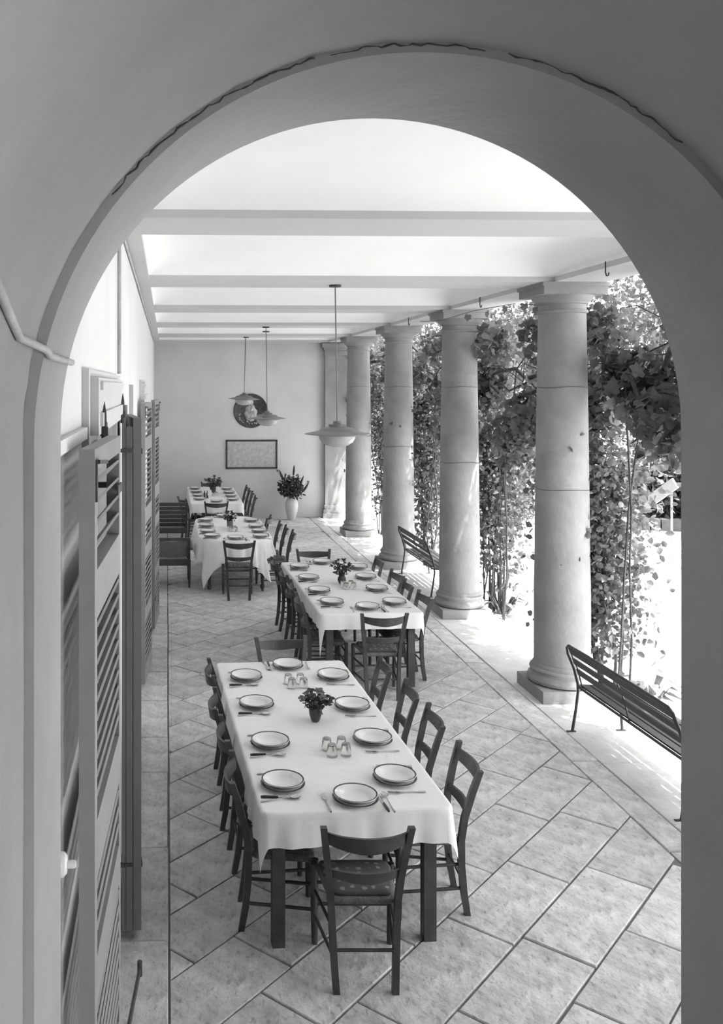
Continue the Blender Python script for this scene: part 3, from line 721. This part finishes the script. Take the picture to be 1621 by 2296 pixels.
# ================================================================ GARDEN BENCHES (local: y along the bench, faces +x)
def make_bench():
    t = thing('garden_bench', '', 'bench'); L = 1.66
    arc = lambda y: [(0, y, 0), (.045, y, .22), (.06, y, .40), (.02, y, .55), (-.045, y, .72), (-.06, y, .775)]
    # tubular end frames with rounded top corners joined by the top rail
    pts = [(0.0, 0, 0), (.035, 0, .2), (.055, 0, .36), (.05, 0, .43), (.015, 0, .57), (-.04, 0, .70), (-.055, .015, .755), (-.062, .06, .785), (-.062, .4, .79), (-.062, L - .4, .79), (-.062, L - .06, .785), (-.055, L - .015, .755), (-.04, L, .70), (.015, L, .57), (.05, L, .43), (.055, L, .36), (.035, L, .2), (0, L, 0)]
    MB().tube(pts, .0135, 8).build('back_frame', 'bench_metal', t, 60)
    for y in (0, L): MB().tube([(.052, y, .41), (.28, y, .395), (.44, y, .40), (.475, y, .385), (.47, y, .3), (.45, y, .15), (.46, y, 0)], .0135, 8).build('seat_frame', 'bench_metal', t, 60)
    for y in (0, L):
        for x in (0, .46): MB().box((x - .05, y - .012, 0), (x + .03, y + .012, .008)).build('foot', 'bench_metal', t)
    MB().tube([(.055, 0, .40), (.055, L, .40)], .012, 8).build('rear_bar', 'bench_metal', t, 60); MB().tube([(.46, 0, .385), (.46, L, .385)], .012, 8).build('front_bar', 'bench_metal', t, 60)
    for y in (.05, L / 2, L - .05): MB().tube([(-.048, y, .775), (-.028, y, .70), (.028, y, .57), (.062, y, .43), (.075, y, .395)], .007, 6).build('strap', 'bench_metal', t, 60)
    for z, x in ((.735, -.036), (.640, .000), (.545, .036)):
        M = Matrix.Translation((x, 0, z)) @ Matrix.Rotation(R(-21), 4, 'Y'); MB().box((-.008, .03, -.027), (.008, L - .03, .027), M).build('back_slat', 'bench_slat', t)
    for i in range(5): x = .10 + i * .083; MB().box((x - .033, .03, .408), (x + .033, L - .03, .424)).build('seat_slat', 'bench_slat', t)
    return t
B1 = make_bench(); B2 = copy_tree(B1)
place(B1, (3.655, 6.31, 0), R(1.2), 'dark slatted garden bench in the right foreground beside the nearest column', 'slatted garden benches')
place(B2, (3.855, 13.10, 0), R(0), 'dark slatted garden bench between the second and third columns', 'slatted garden benches')

# ================================================================ LOW ARMCHAIRS BY THE WALL (local: sitter faces +y)
def armchair(label, x, y, deg, slats, h):
    t = thing('low_armchair', label, 'armchair', (x, y, 0), R(deg), 'dark low armchairs along the left wall'); w = .27
    for s in (-1, 1):
        MB().tube([(s * w, .0, 0), (s * w, .02, .2), (s * w, .03, .42)], [.016, .022, .024], 8).build('rear_leg', 'wood_dark', t, 60)
        MB().tube([(s * w, .62, 0), (s * w, .60, .3), (s * w, .60, .6)], [.016, .022, .02], 8).build('front_leg', 'wood_dark', t, 60)
        MB().bar((s * w, .03, .40), (s * w, .62, .42), .03, .07).build('side_rail', 'wood_dark', t)
        MB().bar((s * (w + .02), -.06, .60), (s * (w + .02), .66, .60), .06, .028).build('armrest', 'wood_dark', t)
        MB().bar((s * w, .07, .36), (s * (w - .01), -.17, h), .035, .03).build('back_post', 'wood_dark', t)
    MB().box((-w, -.01, .34), (w, .03, .44)).build('rear_rail', 'wood_dark', t); MB().box((-w, .58, .34), (w, .62, .42)).build('front_rail', 'wood_dark', t)
    MB().grid(lambda u, v: (-w + .03 + (2 * w - .06) * u, .06 + .52 * v, .43 - .04 * math.sin(math.pi * v)), 6, 8).build('seat_sling', 'sling', t, 180)
    if slats:
        for i in range(6): q = i / 5; MB().box((-w, -.012, -.032), (w, .012, .032), Matrix.Translation((0, .03 - .20 * q, .50 + (h - .52) * q)) @ Matrix.Rotation(R(22), 4, 'X')).build('back_slat', 'wood_dark', t)
    else:
        MB().grid(lambda u, v: (-w + .02 + (2 * w - .04) * u, .03 - .19 * v - .03 * math.sin(math.pi * u), .48 + (h - .50) * v - .02 * math.sin(math.pi * u)), 10, 8).build('back_panel', 'sling', t, 180)
        MB().bar((-w, -.17, h - .01), (w, -.17, h - .01), .035, .045).build('top_rail', 'wood_dark', t)
armchair('low wooden armchair with smooth brown back, seen from behind by the left wall', .075, 13.85, 0, False, .78)
armchair('dark slat-backed armchair behind the other armchair, by the left wall', .10, 16.9, 0, True, .92)

# ================================================================ LAMPS
def make_lamp():
    t = thing('pendant_lamp', '', 'lamp')
    MB().lathe([(0, -.02), (.20, -.02), (.325, -.005), (.327, 0), (.20, .028), (.185, .03), (.16, .055), (.10, .068), (.085, .07), (.085, .095), (.04, .097), (.04, .125), (.008, .128)], 40).build('shade', 'enamel', t, 35)
    MB().lathe([(.185, -.022), (.180, -.045), (.155, -.085), (.11, -.115), (.06, -.13), (0, -.134)], 32).build('glass_bowl', 'opal', t, 180)
    return t
LP = make_lamp()
for i, (x, Y, zr, lab, tilt) in enumerate(((aty(756, 972, 9.02).x, 9.02, 2.61, 'grey enamel pendant lamp with opal bowl nearest the camera', 0), (aty(599, 938, 15.42).x, 15.42, 2.535, 'pale pendant lamp in the middle, overlapping the round plaque', 0), (aty(547, 894, 18.66).x, 18.66, 2.82, 'farthest pendant lamp, hanging higher beside the plaque', 2))):
    o = LP if i == 0 else copy_tree(LP); place(o, (x, Y, zr), 0, lab, 'pendant lamps'); o.rotation_euler = (0, R(tilt), 0)
    top = RIB - zr
    MB().tube([(0, 0, .12), (-.008 * (i < 2), 0, top * .5), (-.02 * (i < 2), 0, top - .02)], .007 if i < 2 else .005, 8).build('rod', 'enamel', o)
    MB().lathe([(0, 0), (.06, 0), (.06, .018), (0, .018)], 20).build('ceiling_plate', 'iron', o, 40, (-.02 * (i < 2), 0, top - .02))

# ================================================================ END WALL: plaque, print, floor vase
c = aty(562, 921, YE)
t = thing('round_plaque', 'dark round ceramic plaque with a pale relief figure on the end wall', 'plaque', (c.x, YE, c.z))
MB().lathe([(0, 0), (.40, 0), (.405, .02), (.39, .035), (.355, .028), (.34, .018), (0, .018)], 48).build('disc', 'plaque_dark', t, 40, rot=(R(90), 0, 0))
def fig(u, v):
    # draped seated figure in relief, wider below
    a = 2 * math.pi * u; r = math.sin(math.pi * .5 * v); z = -.25 + .42 * (.5 + .5 * math.sin(a) * r); w = .155 * (1 - .35 * max(0, math.sin(a))) * r
    q = math.sqrt(max(0, 1 - r * r)); return (w * math.cos(a) + .012 * math.sin(9 * a), -.02 - .06 * q - .012 * math.sin(5 * a + 6 * v) * q, z)
fo = MB().grid(fig, 40, 14).build('relief_figure', 'relief', t, 180)
MB().ball((.0, -.05, .20), .062, 14, 10, (1, .7, 1.15)).build('relief_head', 'relief', t, 180)
for k in range(16): a = R(195 + 9 * k + random.uniform(-4, 4)); rr = random.uniform(.25, .33); MB().ball((rr * math.cos(a), -.022, rr * math.sin(a)), random.uniform(.012, .022), 7, 5, (1, .5, 1)).build('relief_flower', 'relief', t, 180)
a = aty(508, 988, YE); b = aty(620, 1049, YE); w, h = (b.x - a.x) / 2, (a.z - b.z) / 2
t = thing('framed_print', 'wide framed print with thin dark frame on the end wall', 'picture', ((a.x + b.x) / 2, YE - .002, (a.z + b.z) / 2))
MB().box((-w + .02, -.014, -h + .02), (w - .02, -.004, h - .02)).build('print_sheet', 'print', t)
for p, q in (((-w, -h), (w, -h)), ((-w, h), (w, h)), ((-w, -h), (-w, h)), ((w, -h), (w, h))):
    ex = .018 if p[1] == q[1] else 0; MB().box((min(p[0], q[0]) - .018, -.026, min(p[1], q[1]) - .018), (max(p[0], q[0]) + .018, 0, max(p[1], q[1]) + .018)).build('frame_bar', 'frame_dark', t)
VX, VY = 2.872, 20.78
t = thing('floor_vase', 'tall white ceramic floor vase by the end wall', 'vase', (VX, VY, 0)); MB().lathe([(0, 0), (.075, 0), (.085, .012), (.088, .03), (.10, .08), (.135, .2), (.15, .32), (.145, .40), (.115, .47), (.085, .51), (.082, .53), (.09, .545), (.08, .545), (.07, .5), (0, .45)], 36).build('vase_body', 'vase_white', t, 50)
t = thing('vase_flowers', 'large wild bouquet with flower spikes in the white floor vase', 'flowers', (VX, VY, .46)); rg = random.Random(5); sm = MB()
sp = [(-.32, .66, 0), (-.22, .55, 1), (.06, .66, 1), (.12, .45, 1), (.24, .42, 1), (.32, .30, 1), (-.05, .50, 0), (.0, .52, 0), (.16, .50, 0), (-.28, .32, 0), (.40, .40, 0)]
for x, z, k in sp:
    yy = rg.uniform(-.12, .12); e = Vector((x, yy, z)); sm.tube([(0, 0, -.02), e * .35 + Vector((0, 0, .06)), e], .004, 5)
    if k: d = Vector((x * .35, yy * .3, .2)).normalized(); MB().tube([e - d * .10, e, e + d * .09, e + d * .14], [.02, .028, .018, .004], 7).build('flower_spike', 'flower_dark', t, 60)
    else: hb = MB(); bloom(hb, (0, 0, 0), .055, rg); hb.build('bloom', 'flower_mid', t, 0, e)
sm.build('stems', 'stem', t)
for x, z in ((-.1, .17), (-.02, .17), (.07, .24), (-.22, .35), (-.17, .33), (-.36, .24), (-.28, .2), (0, .34), (.22, .31), (.2, -.02), (-.27, 0)): hb = MB(); bloom(hb, (0, 0, 0), .024, rg); hb.build('daisy', 'flower_white', t, 0, (x, -.16 + abs(x) * .2, z))
P = np.vstack([blob_pts(900, (0, 0, .24), (.30, .24, .22), 5, .2), blob_pts(160, (-.05, 0, .42), (.28, .2, .14), 6, .2)]); link('leaves', leaf_mesh('leaves', P, .07, 'foliage_dark', -.1, 3), t)

# ================================================================ CLIMBERS ON THE COLUMNS
def vine_leaf():
    m = MB(); pts = [(0, 0), (.28, -.14), (.50, .08), (.40, .30), (.52, .52), (.28, .60), (.0, 1.0), (-.28, .60), (-.52, .52), (-.40, .30), (-.50, .08), (-.28, -.14)]
    vs = [(0, .3, 0)] + [(x, y, -.25 * (x * x) + .04 * math.sin(6 * y)) for x, y in pts]
    m.add(vs, [(0, i + 1, (i + 1) % 12 + 1) for i in range(12)]); return m.mesh('vine_leaf', 'vine_leaf')
VLEAF = vine_leaf()
def vine(Ya, Yb, label, n_leaf, n_obj, seed, z0=2.45, z1=3.95):
    rg = random.Random(seed); t = thing('grape_vine', label, 'vine', (4.40, (Ya + Yb) / 2, 2.0), 0, 'vines trained between the columns'); h = (Yb - Ya) / 2
    for k in range(6):
        zb = rg.uniform(z0 - 1.9, z1 - 2.1); pts = []; y = -h
        x = rg.uniform(-.15, .15)
        while y < h: pts.append((x + rg.uniform(-.10, .10), y, zb + rg.uniform(-.14, .14))); y += .35
        pts.append((x, h, zb)); r = [.034, .030, .014, .010, .007, .007][k]
        MB().tube(pts, [r * (1 - .4 * i / len(pts)) for i in range(len(pts))], 7).build('vine_branch', 'bark', t, 60)
    for s in (-1, 1):
        for k in range(2): MB().tube([(rg.uniform(-.02, .12), s * h * .9, -2.04), (rg.uniform(-.02, .15), s * h * rg.uniform(.85, .95), -1.4), (rg.uniform(.0, .15), s * h * rg.uniform(.8, .95), -.7), (rg.uniform(.0, .15), s * h * rg.uniform(.75, .9), -.1), (rg.uniform(-.05, .05), s * h * rg.uniform(.4, .8), .9 + .4 * k), (0, s * h * .2, 1.2 + .3 * k)], [.011, .011, .010, .010, .010, .008], 7).build('vine_stem', 'bark', t, 60)
    rng = np.random.default_rng(seed); cl = []
    for k in range(14): cl.append((rng.uniform(-.05, .25), -h + 2 * h * (k * .618 % 1), rng.uniform(z0 - 2.25, z1 - 2.2), rng.uniform(.25, .45)))
    P = np.vstack([blob_pts(n_leaf // 14, c[:3], (.28, c[3], .33), seed * 50 + i, .1) for i, c in enumerate(cl)])
    fo = link('foliage', leaf_mesh('foliage', P, .085, 'vine_leaf', .5, seed, .9), t); fo['kind'] = 'stuff'
    for k in range(n_obj):
        c = cl[k % 14]; p = blob_pts(1, c[:3], (.30, c[3], .36), seed * 999 + k, .5)[0]
        o = link('leaf', VLEAF, t, (p[0] - .06, p[1], p[2]), (R(rg.uniform(40, 140)), R(rg.uniform(-40, 40)), R(rg.uniform(-180, 180)))); s = rg.uniform(.09, .15); o.scale = (s, s, s)
    return t
gaps = list(zip(COLY[:-1], COLY[1:])) + [(COLY[-1], YE + .3), (YB, COLY[0])]  # last gap is unseen; its vine is added to shade the near bay
vl = ['dense dark grape vine in the right foreground, above the near bench', 'grape vine trained between the first and second columns', 'grape vine trained between the second and third columns', 'grape vine trained between the third and fourth columns', 'small vine between the farthest column and the end wall', 'grape vine added for shade beside the arch pier, beyond the right edge of the picture']
for i, ((a, b), lb) in enumerate(zip(gaps, vl)): vine(a + .15, b - .15, lb, [4600, 3400, 2800, 2200, 1200, 3200][i], [260, 160, 60, 0, 0, 0][i], 11 + i, 2.78 if i == 0 else 2.5)
def rose(x, y, h, label, n, seed, spread=.45):
    rg = random.Random(seed); t = thing('climbing_rose', label, 'climbing plant', (x, y, -.05), 0, 'climbing plants at the foot of the columns'); C = []
    for k in range(8):
        a = rg.uniform(0, 6.28); s = spread * rg.uniform(.25, 1.0); e = Vector((s * math.cos(a), s * math.sin(a), h * rg.uniform(.65, 1.0))); b = Vector((rg.uniform(-.1, .1), rg.uniform(-.1, .1), 0))
        pts = [b, b + Vector((e.x * .2, e.y * .2, e.z * .25)) + Vector((rg.uniform(-.06, .06), rg.uniform(-.06, .06), 0)), Vector((e.x * .6, e.y * .6, e.z * .6)), e]
        MB().tube(pts, [.02, .015, .011, .005], 6).build('rose_stem', 'stem', t, 60)
        for q in np.linspace(.28, 1, 14): i = min(2, int(q * 3)); u = q * 3 - i; C.append(pts[i].lerp(pts[i + 1], u))
    rng = np.random.default_rng(seed); C = np.array([tuple(c) for c in C]); w = .06 + (C[:, 2] / h) ** 2.0; w /= w.sum()
    idx = rng.choice(len(C), n, p=w); P = C[idx] + rng.normal(size=(n, 3)) * np.array([.19, .19, .17])
    P = P[P[:, 2] > .25]
    fo = link('foliage', leaf_mesh('foliage', P, .07, 'rose_leaf', .3, seed, .75), t); fo['kind'] = 'stuff'
    for k in range(9): p = P[rng.integers(len(P))]; hb = MB(); bloom(hb, (0, 0, 0), .045, rg); hb.build('rose_bloom', 'flower_dark', t, 0, tuple(p))
    return t
for i, (cy, hh, n, lb) in enumerate(((COLY[1], 2.45, 5600, 'tall climbing rose behind the near bench, right of the nearest column'), (COLY[2], 2.9, 3400, 'climbing rose right of the second column'), (COLY[3], 2.9, 3000, 'climbing rose right of the third column'), (COLY[4], 2.8, 2600, 'climbing rose right of the farthest column'))):
    rose(4.57, cy + .24, hh, lb, n, 40 + i, .36 if i == 0 else .42)
def tuft(x, y, label, n, L, seed, grp):
    rg = random.Random(seed); t = thing('leafy_plant', label, 'plant', (x, y, -.05), 0, grp)
    for k in range(n):
        a = rg.uniform(0, 6.28); l = L * rg.uniform(.7, 1.2); w = l * .15; d = Vector((math.cos(a), math.sin(a), 0)); s = Vector((-d.y, d.x, 0)) * w; b = d * rg.uniform(0, .08); H = l * rg.uniform(.45, .9)
        c1 = b + d * l * .45 + Vector((0, 0, H)); c2 = b + d * l + Vector((0, 0, H * .75))
        MB().add([b - s * .2, b + s * .2, c1 + s, c2, c1 - s], [(0, 1, 2, 4), (4, 2, 3)]).build('leaf', 'rose_leaf', t)
tuft(4.72, 8.75, 'broad-leaved plant at the foot of the rose behind the near bench', 26, .27, 3, 'plants at the foot of the columns')
tuft(4.62, 12.3, 'feathery plant beside the second column plinth', 26, .3, 4, 'plants at the foot of the columns')
tuft(4.6, 15.7, 'leafy plant beside the third column plinth', 16, .3, 5, 'plants at the foot of the columns')
# creeper with leaves across the architrave of the two near bays, iron hooks and clips
hk = []
for i, (x, z, Y) in enumerate(((3.74, 4.03, 7.6), (3.74, 4.03, 10.7), (3.74, 4.03, 13.9))):
    tag(MB().tube([(0, 0, .09), (0, 0, 0), (.0, -.02, -.035), (.0, -.05, -.035), (0, -.06, -.01)], .006, 6).build('iron_hook', 'iron', None, 60, (x, Y, z + .03)), 'small iron hook under the architrave ' + ['over the near bench', 'between the first and second columns', 'between the second and third columns'][i], 'hook', 'iron hooks under the architrave')
t = thing('leafy_tendril', 'thin vine tendril with a few dark leaves hanging across the architrave', 'vine', (3.7, 10.2, 3.98)); MB().tube([(.35, -1.2, -.10), (.15, -.3, .02), (.02, .6, .02), (-.05, 1.8, -.02), (0, 2.9, .05)], .004, 5).build('stem', 'stem', t)
for k, (x, y, z) in enumerate(((.18, -.5, 0), (.1, -.15, .0), (.05, .3, -.02), (0, .8, -.02), (.22, -.7, -.06), (.3, -1.1, -.12))): o = link('leaf', VLEAF, t, (x, y, z), (R(-80), R(random.uniform(-30, 30)), R(random.uniform(-40, 40)))); o.scale = (.085,) * 3

# ================================================================ GARDEN BEYOND
def tree(x, y, h, r, label, n, seed, leaf=.16):
    rg = random.Random(seed); t = thing('garden_tree', label, 'tree', (x, y, -.05), 0, 'trees at the far side of the garden')
    MB().tube([(0, 0, 0), (.05, .05, h * .3), (-.05, .1, h * .6), (0, 0, h * .85)], [.09, .08, .06, .02], 8).build('trunk', 'bark', t, 60)
    P = [blob_pts(n // 7, (rg.uniform(-.5, .5) * r, rg.uniform(-.5, .5) * r, h * q), (r * .75, r * .75, h * .15), seed * 31 + i, .35) for i, q in enumerate((.14, .27, .40, .54, .67, .78, .86))]
    fo = link('foliage', leaf_mesh('foliage', np.vstack(P), leaf, 'tree_leaf', .35, seed, .5), t); fo['kind'] = 'stuff'
    return t
spots = [(11.6, 14.0, 5.6), (12.6, 17.4, 5.8), (12.0, 20.7, 6.0), (13.4, 24.4, 6.2), (9.4, 22.2, 5.0), (10.2, 25.0, 5.6), (9.8, 28.0, 5.8), (9.6, 31.0, 5.4), (10, 34, 5.8), (9.6, 37, 5.6), (9.8, 40.5, 6.0), (10, 44, 6), (10.6, 10.6, 5.2)]
nth = ['first', 'second', 'third', 'fourth', 'fifth', 'sixth', 'seventh', 'eighth', 'ninth', 'tenth', 'eleventh']
order = sorted(range(len(spots)), key=lambda i: spots[i][1])
for rank, i in enumerate(order):
    x, y, h = spots[i]; tree(x, y, h, 1.9, 'sunlit leafy tree, %s from the right in the row beyond the garden' % (nth + ['twelfth', 'thirteenth'])[rank], 4200, 60 + i)
def shrub(x, y, r, h, label, n, seed):
    t = thing('garden_shrub', label, 'shrub', (x, y, -.05), 0, 'shrubs in the garden'); MB().tube([(0, 0, 0), (.03, 0, h * .5), (0, .03, h * .8)], [.03, .02, .008], 6).build('trunk', 'bark', t, 60)
    fo = link('foliage', leaf_mesh('foliage', blob_pts(n, (0, 0, h * .55), (r, r, h * .45), seed, .2), .08, 'tree_leaf', .2, seed, .6), t); fo['kind'] = 'stuff'
for i, (x, y, r, h, lb) in enumerate(((7.0, 18.6, .7, 1.1, 'pale shrub beyond the gap between the first two columns'), (7.2, 22.4, .8, 1.5, 'rounded shrub beyond the gap between the second and third columns'), (6.4, 24.5, .8, 2.2, 'tall shrub seen between the second and third columns'), (6.2, 28.5, .9, 2.6, 'tall shrub seen between the third and fourth columns'))): shrub(x, y, r, h, lb, 1500, 90 + i)
for i, (x, y) in enumerate(((6.75, 17.5), (6.35, 17.9))): tag(MB().tube([(0, 0, -.05), (0, 0, .75)], .045, 8).build('fence_post', 'bark', None, 60, (x, y, 0)), 'short dark fence post %s in the garden past the second column' % ['farther right', 'farther left'][i], 'post', 'fence posts')
ka, kb = atz(1410, 1180), atz(1550, 1186); kd = (kb - ka); kn = 6
lw = thing('garden_kerb', 'low pale stone kerb under the trees at the right', 'kerb', (ka.x, ka.y, -.05), 0)
for k in range(kn): MB().box((-kd.length / kn / 2 + .01, -.18, 0), (kd.length / kn / 2 - .01, .18, .24)).build('kerb_stone', 'stone_wall', lw, 0, (kd.x * (k + .5) / kn, kd.y * (k + .5) / kn, 0), (0, 0, math.atan2(kd.y, kd.x) + random.uniform(-.03, .03)))
p = atx(1420, 1150, 7.7); q = aty(1514, 1083, 14.0); p2 = p + (p - q) * (p.z / (q.z - p.z))
t = thing('leaning_plank', 'pale wooden plank slanting up on a post at the right edge of the garden', 'plank', tuple(p2))
MB().bar((0, 0, 0), q - p2, .05, .17, (0, 0, 1)).build('board', 'board', t); e = q - p2
MB().tube([(e.x * .97, e.y * .97, -p2.z - .05), (e.x * .97, e.y * .97, e.z * .97 - .08)], .018, 6).build('support_post', 'board', t)
hd = thing('garden_hedge', 'low dark hedge behind the pale kerb at the right', 'hedge', (ka.x + .2, ka.y + .75, -.05), 0); rh = np.random.default_rng(77); nh = 5200
uh = rh.random(nh); P = np.stack([kd.x * 1.35 * uh + rh.normal(size=nh) * .1 - .2, kd.y * 1.35 * uh + rh.normal(size=nh) * .22, .03 + 1.25 * rh.random(nh)], 1)
fo = link('foliage', leaf_mesh('foliage', P, .17, 'tree_leaf', .3, 77, .5), hd); fo['kind'] = 'stuff'
for k in range(4): MB().tube([(0, 0, 0), (.03, .02, .5), (.0, .04, .9)], [.03, .02, .008], 6).build('trunk', 'bark', hd, 60, (kd.x * (.1 + .35 * k), kd.y * (.1 + .35 * k), 0))
